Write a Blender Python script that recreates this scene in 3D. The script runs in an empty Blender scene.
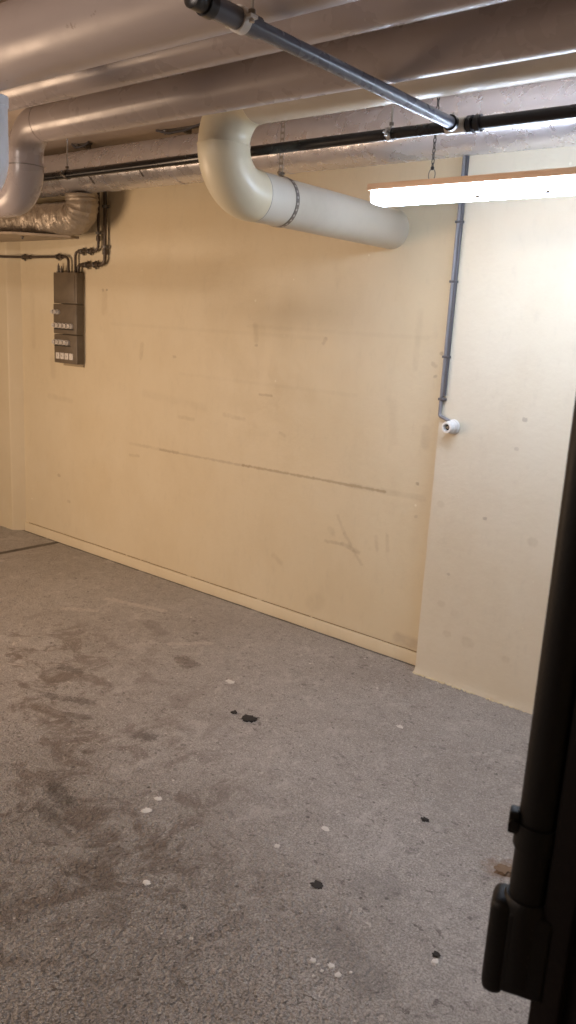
import bpy, bmesh, math, random
from mathutils import Vector, Matrix, noise
random.seed(7)
S = bpy.context.scene
COL = S.collection
PI = math.pi

# ------------------------------------------------------------------ camera
F_PX, W_PX, H_PX = 791.15, 576, 1024
YAW, PITCH, ROLL = -0.672896, -0.227875, 0.0551457
CAM = Vector((0, 0, 1.5))
fwd = Vector((math.sin(YAW) * math.cos(PITCH), math.cos(YAW) * math.cos(PITCH), math.sin(PITCH)))
rt0 = Vector((math.cos(YAW), -math.sin(YAW), 0))
up0 = rt0.cross(fwd)
rt = math.cos(ROLL) * rt0 + math.sin(ROLL) * up0
up = -math.sin(ROLL) * rt0 + math.cos(ROLL) * up0
cd = bpy.data.cameras.new('camera')
cam = bpy.data.objects.new('camera', cd)
COL.objects.link(cam)
m3 = Matrix((rt, up, -fwd)).transposed()
cam.matrix_world = Matrix.Translation(CAM) @ m3.to_4x4()
cd.sensor_fit = 'VERTICAL'
cd.sensor_height = 36.0
cd.lens = F_PX / H_PX * 36.0
cd.clip_start = 0.02
cd.dof.use_dof = True
cd.dof.focus_distance = 2.6
cd.dof.aperture_fstop = 8.0
S.camera = cam

# ------------------------------------------------------------------ world, light, exposure
S.view_settings.view_transform = 'Standard'
S.view_settings.look = 'None'
S.view_settings.exposure = 0.22
S.view_settings.gamma = 1.0
S.view_settings.use_curve_mapping = False
wd = bpy.data.worlds.new('world')
S.world = wd
wd.use_nodes = True
wd.node_tree.nodes['Background'].inputs[0].default_value = (0.9, 0.8, 0.7, 1)
wd.node_tree.nodes['Background'].inputs[1].default_value = 0.02

TUBE_COLOR = (0.75, 0.89, 1.12, 1)
TUBE_STRENGTH = 32.0


def area(name, loc, target, sx, sy, power, color):
    l = bpy.data.lights.new(name, 'AREA')
    l.shape = 'RECTANGLE'
    l.size, l.size_y = sx, sy
    l.energy = power
    l.color = color
    o = bpy.data.objects.new(name, l)
    o.location = loc
    d = Vector(target) - Vector(loc)
    o.rotation_euler = d.to_track_quat('-Z', 'Y').to_euler()
    COL.objects.link(o)
    return o


# warm lamp to the left, and an unseen overhead fill added behind the camera
area('warm_low_lamp_light', (-4.5, 0.3, 1.1), (-2.7, 2.3, 1.2), 1.2, 0.9, 44, (1.0, 0.70, 0.47))
area('rear_fill_light', (-2.4, -1.6, 2.35), (-2.0, 0.6, 0.0), 1.3, 0.25, 30, (1.0, 0.84, 0.74))


# ------------------------------------------------------------------ node helpers
class NT:
    def __init__(self, name):
        self.m = bpy.data.materials.new(name)
        self.m.use_nodes = True
        self.t = self.m.node_tree
        self.b = self.t.nodes['Principled BSDF']
        self.co = self.t.nodes.new('ShaderNodeTexCoord').outputs['Object']

    def link(self, a, b):
        self.t.links.new(a, b)

    def set(self, sock, v):
        if hasattr(v, 'is_output'):
            self.link(v, sock)
        else:
            if isinstance(v, tuple) and len(v) == 3 and sock.type == 'RGBA':
                v = (*v, 1)
            sock.default_value = v

    def noise(self, scale, detail=4, rough=0.6, vec=None, dist=0.0):
        n = self.t.nodes.new('ShaderNodeTexNoise')
        n.inputs['Scale'].default_value = scale
        n.inputs['Detail'].default_value = detail
        n.inputs['Roughness'].default_value = rough
        n.inputs['Distortion'].default_value = dist
        self.link(vec or self.co, n.inputs['Vector'])
        return n.outputs['Fac']

    def vor(self, scale, vec=None, feature='F1', out='Distance'):
        n = self.t.nodes.new('ShaderNodeTexVoronoi')
        n.feature = feature
        n.inputs['Scale'].default_value = scale
        self.link(vec or self.co, n.inputs['Vector'])
        return n.outputs[out]

    def scale(self, v, vec=None):
        n = self.t.nodes.new('ShaderNodeMapping')
        n.inputs['Scale'].default_value = v
        self.link(vec or self.co, n.inputs['Vector'])
        return n.outputs['Vector']

    def math(self, op, a, b=0.0, clamp=False):
        n = self.t.nodes.new('ShaderNodeMath')
        n.operation = op
        n.use_clamp = clamp
        self.set(n.inputs[0], a)
        self.set(n.inputs[1], b)
        return n.outputs[0]

    def ramp(self, f, a, b, lo=0.0, hi=1.0):
        n = self.t.nodes.new('ShaderNodeMapRange')
        n.interpolation_type = 'SMOOTHSTEP'
        self.set(n.inputs['Value'], f)
        n.inputs['From Min'].default_value = a
        n.inputs['From Max'].default_value = b
        n.inputs['To Min'].default_value = lo
        n.inputs['To Max'].default_value = hi
        return n.outputs['Result']

    def mix(self, f, a, b, mode='MIX'):
        n = self.t.nodes.new('ShaderNodeMix')
        n.data_type = 'RGBA'
        n.blend_type = mode
        self.set(n.inputs[0], f)
        self.set(n.inputs[6], a)
        self.set(n.inputs[7], b)
        return n.outputs[2]

    def vm(self, op, a, b=None):
        n = self.t.nodes.new('ShaderNodeVectorMath')
        n.operation = op
        self.set(n.inputs[0], a)
        if b is not None:
            self.set(n.inputs[1], b)
        return n

    def seg(self, a, b, w, soft, wob=None):
        """mask of a stroke from point a to point b on the surface"""
        a, b = Vector(a), Vector(b)
        ba = b - a
        pa = self.vm('SUBTRACT', self.co, tuple(a)).outputs[0]
        dt = self.vm('DOT_PRODUCT', pa, tuple(ba)).outputs['Value']
        h = self.math('MULTIPLY', dt, 1.0 / max(ba.length_squared, 1e-9), clamp=True)
        sc = self.t.nodes.new('ShaderNodeVectorMath')
        sc.operation = 'SCALE'
        sc.inputs[0].default_value = tuple(ba)
        self.link(h, sc.inputs['Scale'])
        d = self.vm('LENGTH', self.vm('SUBTRACT', pa, sc.outputs[0]).outputs[0]).outputs['Value']
        if wob is not None:
            d = self.math('ADD', d, wob)
        return self.ramp(d, w, w + soft, 1.0, 0.0)

    def bump(self, h, strength=0.3, dist=0.01, prev=None):
        n = self.t.nodes.new('ShaderNodeBump')
        n.inputs['Strength'].default_value = strength
        n.inputs['Distance'].default_value = dist
        self.link(h, n.inputs['Height'])
        if prev is not None:
            self.link(prev, n.inputs['Normal'])
        return n.outputs['Normal']

    def done(self, color, rough=0.5, metal=0.0, normal=None, spec=None):
        self.set(self.b.inputs['Base Color'], color)
        self.set(self.b.inputs['Roughness'], rough)
        self.set(self.b.inputs['Metallic'], metal)
        if spec is not None:
            self.b.inputs['Specular IOR Level'].default_value = spec
        if normal is not None:
            self.link(normal, self.b.inputs['Normal'])
        return self.m


def simple(name, c, rough=0.5, metal=0.0, var=0.18, vscale=9, bump=0.05, bscale=90, spec=None):
    n = NT(name)
    f = n.ramp(n.noise(vscale, 5, 0.65), 0.3, 0.72)
    dark = tuple(x * (1 - var) for x in c)
    col = n.mix(f, c, dark)
    return n.done(col, rough, metal, n.bump(n.noise(bscale, 3), bump, 0.004), spec)


# ------------------------------------------------------------------ materials
def wall_mat(name, base, marks):
    n = NT(name)
    big = n.ramp(n.noise(1.3, 4, 0.6), 0.35, 0.7)
    mid = n.ramp(n.noise(4.5, 5, 0.65, n.scale((1, 1, 0.45))), 0.42, 0.75)
    fine = n.ramp(n.noise(26, 4, 0.6, n.scale((1.3, 1, 0.5))), 0.52, 0.8)
    col = n.mix(big, base, tuple(x * k for x, k in zip(base, (0.97, 0.95, 0.91))))
    col = n.mix(n.math('MULTIPLY', mid, 0.30), col, tuple(x * k for x, k in zip(base, (0.86, 0.82, 0.76))))
    col = n.mix(n.math('MULTIPLY', fine, 0.16), col, tuple(x * 0.72 for x in base))
    # small chips where the paint has come off
    chip = n.math('MULTIPLY', n.ramp(n.vor(9), 0.045, 0.065, 1, 0), n.ramp(n.noise(3.1, 2), 0.55, 0.6))
    col = n.mix(n.math('MULTIPLY', chip, 0.6), col, (0.86, 0.80, 0.66))
    wob = n.math('MULTIPLY', n.math('SUBTRACT', n.noise(42, 5, 0.75), 0.5), 0.022)
    patchy = n.ramp(n.noise(14, 3), 0.30, 0.62, 0.45, 1.0)
    for a, b, w, soft, c, k in marks:
        mk = n.seg(a, b, w, soft, wob)
        mk = n.math('MULTIPLY', n.math('MULTIPLY', mk, k * (0.45 if w > 0.0045 else (0.6 if w < 0.0025 else 0.45))), patchy if w > 0.002 else 1.0)
        col = n.mix(mk, col, c)
    h = n.noise(55, 4)
    nm = n.bump(n.noise(3.2, 3), 0.25, 0.03)
    nm = n.bump(h, 0.18, 0.006, nm)
    return n.done(col, n.ramp(n.noise(7, 3), 0.3, 0.7, 0.42, 0.62), 0, nm, 0.35)


YW = 3.1
DK = (0.20, 0.13, 0.07)
BR = (0.36, 0.28, 0.17)


def w(x, z):
    return (x, YW, z)


back_marks = [
    (w(-3.72, 0.772), w(-3.30, 0.772), 0.003, 0.010, BR, 0.55),
    (w(-3.45, 0.770), w(-2.75, 0.775), 0.002, 0.008, DK, 0.42),
    (w(-2.80, 0.776), w(-1.90, 0.785), 0.002, 0.008, BR, 1.0),
    (w(-2.10, 0.783), w(-1.70, 0.788), 0.005, 0.016, BR, 0.45),
    (w(-3.72, 0.70), w(-3.64, 0.705), 0.003, 0.010, BR, 0.6),
    (w(-2.16, 0.62), w(-2.11, 0.54), 0.003, 0.010, BR, 0.5),
    (w(-2.11, 0.54), w(-2.07, 0.49), 0.003, 0.012, BR, 0.8),
    (w(-2.22, 0.48), w(-2.12, 0.485), 0.003, 0.010, BR, 0.7),
    (w(-2.12, 0.485), w(-2.02, 0.465), 0.004, 0.012, BR, 0.9),
    (w(-2.05, 0.465), w(-2.00, 0.41), 0.003, 0.010, BR, 0.5),
    (w(-2.20, 0.545), w(-2.18, 0.53), 0.008, 0.016, BR, 0.4),
    (w(-1.93, 0.56), w(-1.92, 0.50), 0.003, 0.012, BR, 0.5),
    (w(-1.87, 0.58), w(-1.86, 0.51), 0.003, 0.012, BR, 0.5),
    (w(-2.55, 0.98), w(-2.52, 0.97), 0.003, 0.010, BR, 0.6),
    (w(-2.70, 1.16), w(-2.62, 1.16), 0.002, 0.008, BR, 0.6),
    (w(-1.68, 1.43), w(-1.675, 1.43), 0.004, 0.006, DK, 1.0),
    (w(-1.70, 1.33), w(-1.695, 1.33), 0.004, 0.006, DK, 0.9),
    (w(-1.715, 1.385), w(-1.70, 1.375), 0.004, 0.010, BR, 0.7),
    (w(-1.715, 1.10), w(-1.715, 1.03), 0.010, 0.022, BR, 0.5),
    (w(-3.62, 1.36), w(-3.63, 1.29), 0.006, 0.018, BR, 0.7),
    (w(-2.75, 1.50), w(-2.74, 1.43), 0.006, 0.020, BR, 0.5),
    (w(-2.745, 1.405), w(-2.735, 1.405), 0.004, 0.004, DK, 0.8),
    (w(-2.30, 1.46), w(-2.31, 1.44), 0.004, 0.010, DK, 0.6),
    (w(-2.95, 1.03), w(-2.80, 1.02), 0.004, 0.012, BR, 0.5),
    (w(-3.30, 0.98), w(-3.18, 0.975), 0.004, 0.012, BR, 0.45),
    (w(-4.50, 1.22), w(-4.49, 1.12), 0.012, 0.03, BR, 0.35),
    (w(-4.72, 1.62), w(-4.71, 1.30), 0.008, 0.03, BR, 0.30),
    (w(-3.60, 1.085), w(-3.10, 1.05), 0.006, 0.03, BR, 0.25),
    (w(-4.55, 0.98), w(-4.30, 0.97), 0.006, 0.02, BR, 0.35),
    (w(-1.80, 1.60), w(-1.80, 1.36), 0.004, 0.02, BR, 0.35),
    (w(-1.90, 1.20), w(-1.88, 1.02), 0.006, 0.03, BR, 0.25),
    (w(-1.76, 0.10), w(-1.67, 0.095), 0.014, 0.030, (0.28, 0.20, 0.15), 0.7),
    (w(-2.28, 0.13), w(-2.24, 0.16), 0.02, 0.04, BR, 0.30),
    (w(-2.55, 0.33), w(-2.50, 0.30), 0.005, 0.018, BR, 0.4),
    (w(-3.982, 1.664), w(-3.980, 1.664), 0.006, 0.004, (0.06, 0.035, 0.02), 1.0),
    (w(-3.945, 1.664), w(-3.943, 1.664), 0.006, 0.004, (0.06, 0.035, 0.02), 1.0),
    (w(-3.965, 1.64), w(-3.965, 1.54), 0.016, 0.02, BR, 0.4),
    (w(-4.45, 0.46), w(-4.44, 0.46), 0.008, 0.006, DK, 0.6),
    (w(-4.35, 0.30), w(-4.33, 0.30), 0.006, 0.006, DK, 0.6),
    (w(-1.735, 0.85), w(-1.733, 0.85), 0.004, 0.006, DK, 0.9),
    (w(-1.73, 0.70), w(-1.728, 0.70), 0.004, 0.006, DK, 0.7),
    (w(-3.35, 1.31), w(-3.34, 1.31), 0.005, 0.006, DK, 0.5),
]
# straight edges of old repainted patches
for x0, x1, z in ((-3.9, -2.3, 1.47), (-3.3, -2.1, 1.22), (-2.8, -1.75, 1.50)):
    back_marks.append((w(x0, z), w(x1, z - 0.01), 0.003, 0.012, BR, 0.18))
CREAM = (0.71, 0.625, 0.455)
M = {}
M['wall'] = wall_mat('cream wall paint', CREAM, back_marks)
YP = 3.015
pil_marks = []
for x, z, r in ((-1.36, 0.775, .004), (-1.26, 1.08, .005), (-1.50, 0.50, .004), (-1.45, 0.33, .012), (-1.38, 0.22, .016),
                (-1.52, 0.36, .010), (-1.20, 0.20, .010), (-1.24, 1.20, .006), (-1.48, 0.23, .010), (-1.15, 0.72, .012), (-1.57, .80, .010)):
    pil_marks.append(((x, YP, z), (x + r, YP, z), r * 0.9, r, (0.22, 0.17, 0.12) if r < .007 else BR, 0.85 if r < .007 else 0.4))
M['pilaster'] = wall_mat('cream pilaster paint', (0.715, 0.655, 0.53), pil_marks)
M['wall_plain'] = wall_mat('cream side wall paint', CREAM, [])
M['crumb'] = simple('flaking paint', (0.80, 0.70, 0.47), 0.8, bump=0.4, bscale=60)


def floor_mat():
    n = NT('worn concrete floor')
    st = n.scale((1, 1, 1))
    a = n.ramp(n.noise(1.1, 6, 0.65, dist=0.4), 0.35, 0.68)
    b = n.ramp(n.noise(3.6, 6, 0.7, dist=0.7), 0.40, 0.68)
    c = n.ramp(n.noise(17, 6, 0.75), 0.34, 0.70)
    d = n.ramp(n.noise(175, 2, 0.8), 0.46, 0.56)
    g = n.ramp(n.noise(55, 3, 0.8, dist=0.6), 0.50, 0.60)
    col = n.mix(a, (0.52, 0.485, 0.45), (0.38, 0.34, 0.305))
    col = n.mix(n.math('MULTIPLY', b, 0.5), col, (0.50, 0.47, 0.44))
    col = n.mix(n.math('MULTIPLY', c, 0.42), col, (0.23, 0.205, 0.185))
    col = n.mix(n.math('MULTIPLY', d, 0.6), col, (0.20, 0.18, 0.165))
    col = n.mix(n.math('MULTIPLY', g, 0.30), col, (0.19, 0.17, 0.155))
    grit = n.ramp(n.vor(210, out='Color'), 0.72, 0.80)
    col = n.mix(n.math('MULTIPLY', grit, 0.35), col, (0.68, 0.65, 0.61))
    # brownish worn area where cars drip, in the left half of the bay
    zone = n.seg((-2.9, 1.75, 0), (-1.75, 1.25, 0), 0.15, 0.8)
    blot = n.ramp(n.noise(5.5, 6, 0.72, dist=1.0), 0.48, 0.60)
    col = n.mix(n.math('MULTIPLY', n.math('MULTIPLY', zone, blot), 0.75), col, (0.15, 0.112, 0.09))
    lite = n.ramp(n.noise(7.5, 6, 0.75, n.scale((1, 1.6, 1)), 0.8), 0.60, 0.70)
    col = n.mix(n.math('MULTIPLY', n.math('MULTIPLY', zone, lite), 0.7), col, (0.66, 0.60, 0.54))
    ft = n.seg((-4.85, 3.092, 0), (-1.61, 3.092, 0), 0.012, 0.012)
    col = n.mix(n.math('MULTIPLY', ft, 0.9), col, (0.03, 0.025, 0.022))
    # aggregate: pale specks and dark pits
    rnd = n.vor(60, out='Color')
    pale = n.math('MULTIPLY', n.ramp(n.vor(60), 0.14, 0.20, 1, 0), n.ramp(rnd, 0.80, 0.84))
    col = n.mix(n.math('MULTIPLY', pale, 0.6), col, (0.76, 0.72, 0.67))
    m2 = n.ramp(n.noise(24, 5, 0.75, n.scale((1, 1.5, 1)), 0.5), 0.53, 0.60)
    m3 = n.ramp(n.noise(9, 6, 0.75, dist=0.6), 0.50, 0.62)
    col = n.mix(n.math('MULTIPLY', n.math('MULTIPLY', m2, m3), 0.75), col, (0.10, 0.085, 0.075))
    m4 = n.ramp(n.noise(6, 6, 0.7, n.scale((1.7, 1, 1)), 0.5), 0.54, 0.66)
    col = n.mix(n.math('MULTIPLY', m4, 0.35), col, (0.62, 0.585, 0.55))
    rp = n.vor(38, out='Color')
    sp2 = n.math('MULTIPLY', n.ramp(n.vor(38), 0.12, 0.22, 1, 0), n.ramp(rp, 0.76, 0.82))
    col = n.mix(n.math('MULTIPLY', sp2, 0.75), col, (0.085, 0.072, 0.064))
    rnd2 = n.vor(21, out='Color')
    pit = n.math('MULTIPLY', n.ramp(n.vor(21), 0.10, 0.17, 1, 0), n.ramp(rnd2, 0.83, 0.86))
    col = n.mix(n.math('MULTIPLY', pit, 0.75), col, (0.055, 0.046, 0.040))
    fk = n.noise(42, 3, 0.65, n.scale((0.7, 1.2, 1)))
    col = n.mix(n.math('MULTIPLY', n.ramp(fk, 0.635, 0.665), 0.7), col, (0.12, 0.10, 0.088))
    fk2 = n.noise(36, 3, 0.65, n.scale((1.2, 0.8, 1)))
    col = n.mix(n.math('MULTIPLY', n.ramp(fk2, 0.66, 0.69), 0.6), col, (0.66, 0.62, 0.57))
    rnd3 = n.vor(9, out='Color')
    fleck = n.math('MULTIPLY', n.ramp(n.vor(9), 0.035, 0.06, 1, 0), n.ramp(rnd3, 0.62, 0.66))
    col = n.mix(n.math('MULTIPLY', fleck, 0.85), col, (0.80, 0.77, 0.72))
    wob = n.math('MULTIPLY', n.math('SUBTRACT', n.noise(24, 4), 0.5), 0.11)
    wob2 = n.math('MULTIPLY', n.math('SUBTRACT', n.noise(45, 5, 0.75), 0.5), 0.11)
    for p, q, wd_, so, cc, k, ww in (
            ((-2.45, 2.36), (-2.38, 2.34), 0.026, 0.02, (0.085, 0.06, 0.045), .8, wob2),
            ((-1.99, 1.36), (-1.90, 1.33), 0.020, 0.025, (0.055, 0.043, 0.036), .85, wob2),
            ((-1.93, 1.27), (-1.84, 1.26), 0.012, 0.03, (0.055, 0.043, 0.036), .7, wob2),
            ((-2.75, 1.92), (-2.66, 1.95), 0.012, 0.02, (0.06, 0.045, 0.038), .8, wob2),
            ((-2.57, 1.72), (-2.40, 1.80), 0.012, 0.02, (0.06, 0.045, 0.038), .75, wob2),
            ((-2.37, 1.68), (-2.30, 1.72), 0.010, 0.02, (0.07, 0.05, 0.04), .7, wob2),
            ((-2.06, 1.77), (-2.02, 1.79), 0.018, 0.02, (0.055, 0.043, 0.036), .8, wob2),
            ((-3.32, 2.62), (-2.98, 2.72), 0.010, 0.02, (0.68, 0.62, 0.56), .6, wob2),
            ((-3.35, 2.36), (-3.22, 2.45), 0.010, 0.02, (0.68, 0.62, 0.56), .5, wob2),
            ((-2.62, 2.44), (-2.50, 2.58), 0.010, 0.02, (0.68, 0.62, 0.56), .5, wob2),
            ((-0.98, 1.46), (-0.78, 1.40), 0.02, 0.06, (0.17, 0.155, 0.145), .45, wob),
            ((-0.98, 1.68), (-0.94, 1.70), 0.03, 0.05, (0.17, 0.155, 0.145), .45, wob),
            ((-0.735, 2.00), (-0.70, 2.02), 0.030, 0.03, (0.22, 0.13, 0.07), .75, wob2),
            ((-2.9, 2.55), (-2.75, 2.50), 0.02, 0.03, (0.11, 0.085, 0.07), .5, wob2),
            ((-4.3, 2.35), (-4.1, 2.3), 0.02, 0.03, (0.08, 0.06, 0.05), .6, wob2)):
        mk = n.seg((*p, 0), (*q, 0), wd_, so, ww)
        col = n.mix(n.math('MULTIPLY', n.math('MULTIPLY', mk, k * 0.85), n.ramp(n.noise(30, 4, 0.7), 0.38, 0.6, 0.6, 1.0)), col, cc)
    # expansion joint running out from the wall at the far left
    jt = n.seg((-4.44, 3.15, 0), (-4.48, 1.2, 0), 0.018, 0.014, n.math('MULTIPLY', wob2, 0.3))
    col = n.mix(n.math('MULTIPLY', jt, 0.9), col, (0.032, 0.024, 0.02))
    nm = n.bump(n.noise(8, 5, 0.6), 0.30, 0.03)
    rough_zone = n.seg((-2.6, 0.4, 0), (-1.5, 0.75, 0), 0.25, 1.1)
    nm = n.bump(n.math('MULTIPLY', n.noise(72, 2, 0.6), rough_zone), 1.0, 0.045, nm)
    nm = n.bump(n.noise(95, 3, 0.7), 0.6, 0.010, nm)
    nm = n.bump(n.math('SUBTRACT', 1.0, pit), 0.5, 0.006, nm)
    ro = n.ramp(n.noise(12, 4), 0.3, 0.7, 0.33, 0.46)
    return n.done(col, ro, 0, nm, 0.5)


M['floor'] = floor_mat()


def ceiling_mat():
    n = NT('bare concrete ceiling')
    a = n.ramp(n.noise(2.2, 5), 0.35, 0.7)
    col = n.mix(a, (0.66, 0.565, 0.49), (0.54, 0.45, 0.385))
    wob = n.math('MULTIPLY', n.math('SUBTRACT', n.noise(45, 4), 0.5), 0.11)
    for p, q, wd_ in (((-2.34, 1.76), (-2.28, 1.77), .012), ((-2.46, 1.72), (-2.38, 1.735), .008)):
        col = n.mix(n.math('MULTIPLY', n.seg((*p, 2.45), (*q, 2.45), wd_, 0.016, wob), 0.5), col, (0.16, 0.10, 0.07))
    return n.done(col, 0.85, 0, n.bump(n.noise(40, 4), 0.3, 0.006), 0.2)


M['ceiling'] = ceiling_mat()


def plastic(name, c, dirt, rough=0.33, k=0.35, stains=()):
    n = NT(name)
    f = n.ramp(n.noise(5, 5, 0.65), 0.45, 0.78)
    col = n.mix(n.math('MULTIPLY', f, k), c, dirt)
    sp = n.math('MULTIPLY', n.ramp(n.vor(26), 0.05, 0.08, 1, 0), n.ramp(n.vor(26, out='Color'), 0.86, 0.88))
    col = n.mix(n.math('MULTIPLY', sp, 0.5), col, tuple(x * .3 for x in dirt))
    wob = n.math('MULTIPLY', n.math('SUBTRACT', n.noise(55, 4), 0.5), 0.05)
    for p, q, wd_ in stains:
        col = n.mix(n.math('MULTIPLY', n.seg(p, q, wd_, 0.008, wob), 0.6), col, (0.16, 0.11, 0.085))
    return n.done(col, n.ramp(n.noise(9, 3), 0.3, 0.7, rough - .04, rough + .1), 0, n.bump(n.noise(9, 2), 0.03, 0.01), 0.5)


M['pipe_beige'] = plastic('beige drain plastic', (0.435, 0.385, 0.38), (0.36, 0.305, 0.29), 0.27)
M['pipe_stained'] = plastic('stained drain plastic', (0.435, 0.385, 0.38), (0.36, 0.305, 0.29), 0.34, 0.35,
                            [((-1.635, 1.247, 2.170), (-1.60, 1.246, 2.173), -.002), ((-1.735, 1.249, 2.157), (-1.685, 1.249, 2.158), -.003)])
M['pipe_aged'] = plastic('aged drain plastic', (0.56, 0.50, 0.40), (0.44, 0.37, 0.28), 0.33)
M['pipe_cream'] = plastic('yellowed drain plastic', (0.72, 0.655, 0.48), (0.52, 0.44, 0.30), 0.36)
M['pipe_white'] = plastic('off-white drain plastic', (0.64, 0.61, 0.53), (0.45, 0.42, 0.36), 0.36)
M['pipe_blue'] = plastic('blue-grey drain plastic', (0.80, 0.85, 0.93), (0.62, 0.67, 0.74), 0.35)
M['pipe_dark'] = plastic('black pressure pipe plastic', (0.010, 0.010, 0.013), (0.022, 0.020, 0.020), 0.25)
M['pipe_grey'] = plastic('grey pressure pipe plastic', (0.12, 0.13, 0.165), (0.08, 0.08, 0.09), 0.25)
M['coupling'] = simple('black coupling plastic', (0.018, 0.018, 0.022), 0.3)
M['steel'] = simple('zinc plated steel', (0.55, 0.54, 0.52), 0.35, 0.9, 0.3)
M['dull_steel'] = simple('dull steel', (0.26, 0.24, 0.22), 0.45, 0.8, 0.35)
M['chain'] = simple('dark chain steel', (0.10, 0.095, 0.09), 0.45, 0.6)
M['white_clamp'] = simple('white clamp', (0.75, 0.72, 0.68), 0.35)
M['conduit'] = simple('brown painted conduit', (0.11, 0.085, 0.065), 0.38, 0.2, 0.35)
M['cable'] = simple('grey cable sheath', (0.25, 0.245, 0.26), 0.4)
M['cable_dark'] = simple('dark grey cable sheath', (0.10, 0.098, 0.108), 0.4)


def foil_mat(name, c, rough, bs, foldk=0.2, metal=0.6):
    n = NT(name)
    s = n.scale((1.5, 0.45, 0.45))
    cr = n.noise(130, 4, 0.65, s)
    fold = n.vor(26, n.scale((0.5, 1, 1)), 'DISTANCE_TO_EDGE')
    spots = n.ramp(n.noise(26, 5, 0.7, n.scale((.5, 1, 1))), 0.60, 0.70)
    col = n.mix(n.math('MULTIPLY', spots, 0.05), c, tuple(x * .5 for x in c))
    nm = n.bump(n.ramp(fold, 0.0, 0.12), bs * foldk, 0.004)
    nm = n.bump(cr, bs, 0.003, nm)
    nm = n.bump(n.noise(30, 2, 0.5, n.scale((.7, 1, 1))), bs * .6, 0.004, nm)
    return n.done(col, n.ramp(n.noise(12, 3), 0.3, 0.7, rough - .05, rough + .08), metal, nm)


M['foil'] = foil_mat('aluminium foil jacket', (0.70, 0.69, 0.72), 0.27, 0.35, 0.05, 0.8)
M['foil_flex'] = foil_mat('crumpled foil', (0.40, 0.35, 0.29), 0.48, 0.4, 0.5)
M['foil_tape'] = simple('foil tape', (0.60, 0.57, 0.54), 0.4, 0.8)
M['foil_gap'] = simple('open foil seam', (0.10, 0.08, 0.06), 0.6)
M['wood'] = (lambda n: n.done(n.mix(n.ramp(n.noise(24, 4, 0.6, n.scale((0.06, 1, 1))), 0.35, 0.65), (0.85, 0.60, 0.40), (0.74, 0.48, 0.29)), 0.55, 0,
                              n.bump(n.noise(60, 3, .6, n.scale((.05, 1, 1))), 0.1, 0.003)))(NT('pine board'))
M['lamp_body'] = simple('lamp housing white', (0.75, 0.75, 0.74), 0.4)
nt = NT('lit lamp diffuser')
nt.b.inputs['Emission Color'].default_value = TUBE_COLOR
nt.b.inputs['Emission Strength'].default_value = TUBE_STRENGTH
M['diffuser'] = nt.done((0.9, 0.9, 0.9), 0.4)
M['board'] = simple('grey-brown enclosure', (0.17, 0.135, 0.095), 0.42, 0, 0.22, 14)
M['board_side'] = M['board']
M['porcelain'] = simple('white porcelain', (0.74, 0.70, 0.64), 0.25, var=.1)
M['dark_hole'] = simple('dark recess', (0.02, 0.018, 0.016), 0.6)
M['lampholder'] = simple('white socket plastic', (0.80, 0.79, 0.77), 0.3, var=.08)
M['gate_black'] = simple('black painted steel', (0.0045, 0.004, 0.004), 0.5, 0.0, 0.3, 20, 0.15, 200, 0.25)
M['gate_brown'] = simple('rust-brown painted steel', (0.0055, 0.0032, 0.0028), 0.65, 0.0, 0.3, 14, 0.2, 160, 0.2)
M['stone_dark'] = simple('dark grit', (0.035, 0.03, 0.027), 0.8, bump=0.4, bscale=200)
M['chip_white'] = simple('white paint chip', (0.80, 0.77, 0.72), 0.7, bump=0.3, bscale=200)
M['leaf'] = simple('dry leaf', (0.24, 0.16, 0.10), 0.8, bump=0.3, bscale=160)


# ------------------------------------------------------------------ mesh helpers
def link(name, bm, mat, parent=None, smooth=40):
    bmesh.ops.recalc_face_normals(bm, faces=bm.faces[:])
    me = bpy.data.meshes.new(name)
    bm.to_mesh(me)
    bm.free()
    me.materials.append(mat)
    if smooth:
        for p in me.polygons:
            p.use_smooth = True
        me.set_sharp_from_angle(angle=math.radians(smooth))
    o = bpy.data.objects.new(name, me)
    COL.objects.link(o)
    if parent is not None:
        o.parent = parent
        o.matrix_parent_inverse = Matrix.Translation(-Vector(parent.location))
    return o


def empty(name, loc, label, cat, group=None):
    o = bpy.data.objects.new(name, None)
    o.empty_display_size = 0.05
    o.location = loc
    COL.objects.link(o)
    return tag(o, label, cat, group)


def tag(o, label, cat, group=None):
    o['label'] = label
    o['category'] = cat
    if group:
        o['group'] = group
    return o


def structure(o):
    o['kind'] = 'structure'
    return o


def box(bm, lo, hi, bevel=0.0, seg=2):
    lo, hi = Vector(lo), Vector(hi)
    r = bmesh.ops.create_cube(bm, size=1.0, matrix=Matrix.Translation((lo + hi) / 2) @ Matrix.Diagonal((*(hi - lo), 1)))
    if bevel:
        es = list({e for v in r['verts'] for e in v.link_edges})
        bmesh.ops.bevel(bm, geom=es, offset=bevel, segments=seg, affect='EDGES', profile=0.5)
    return bm


def obox(bm, c, ax, ay, az, bevel=0.0):
    """box with given half-axis vectors"""
    c, ax, ay, az = map(Vector, (c, ax, ay, az))
    mt = Matrix((ax * 2, ay * 2, az * 2)).transposed().to_4x4()
    mt.translation = c
    r = bmesh.ops.create_cube(bm, size=1.0, matrix=mt)
    if bevel:
        es = list({e for v in r['verts'] for e in v.link_edges})
        bmesh.ops.bevel(bm, geom=es, offset=bevel, segments=3, affect='EDGES', profile=0.5)
    return bm


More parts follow.
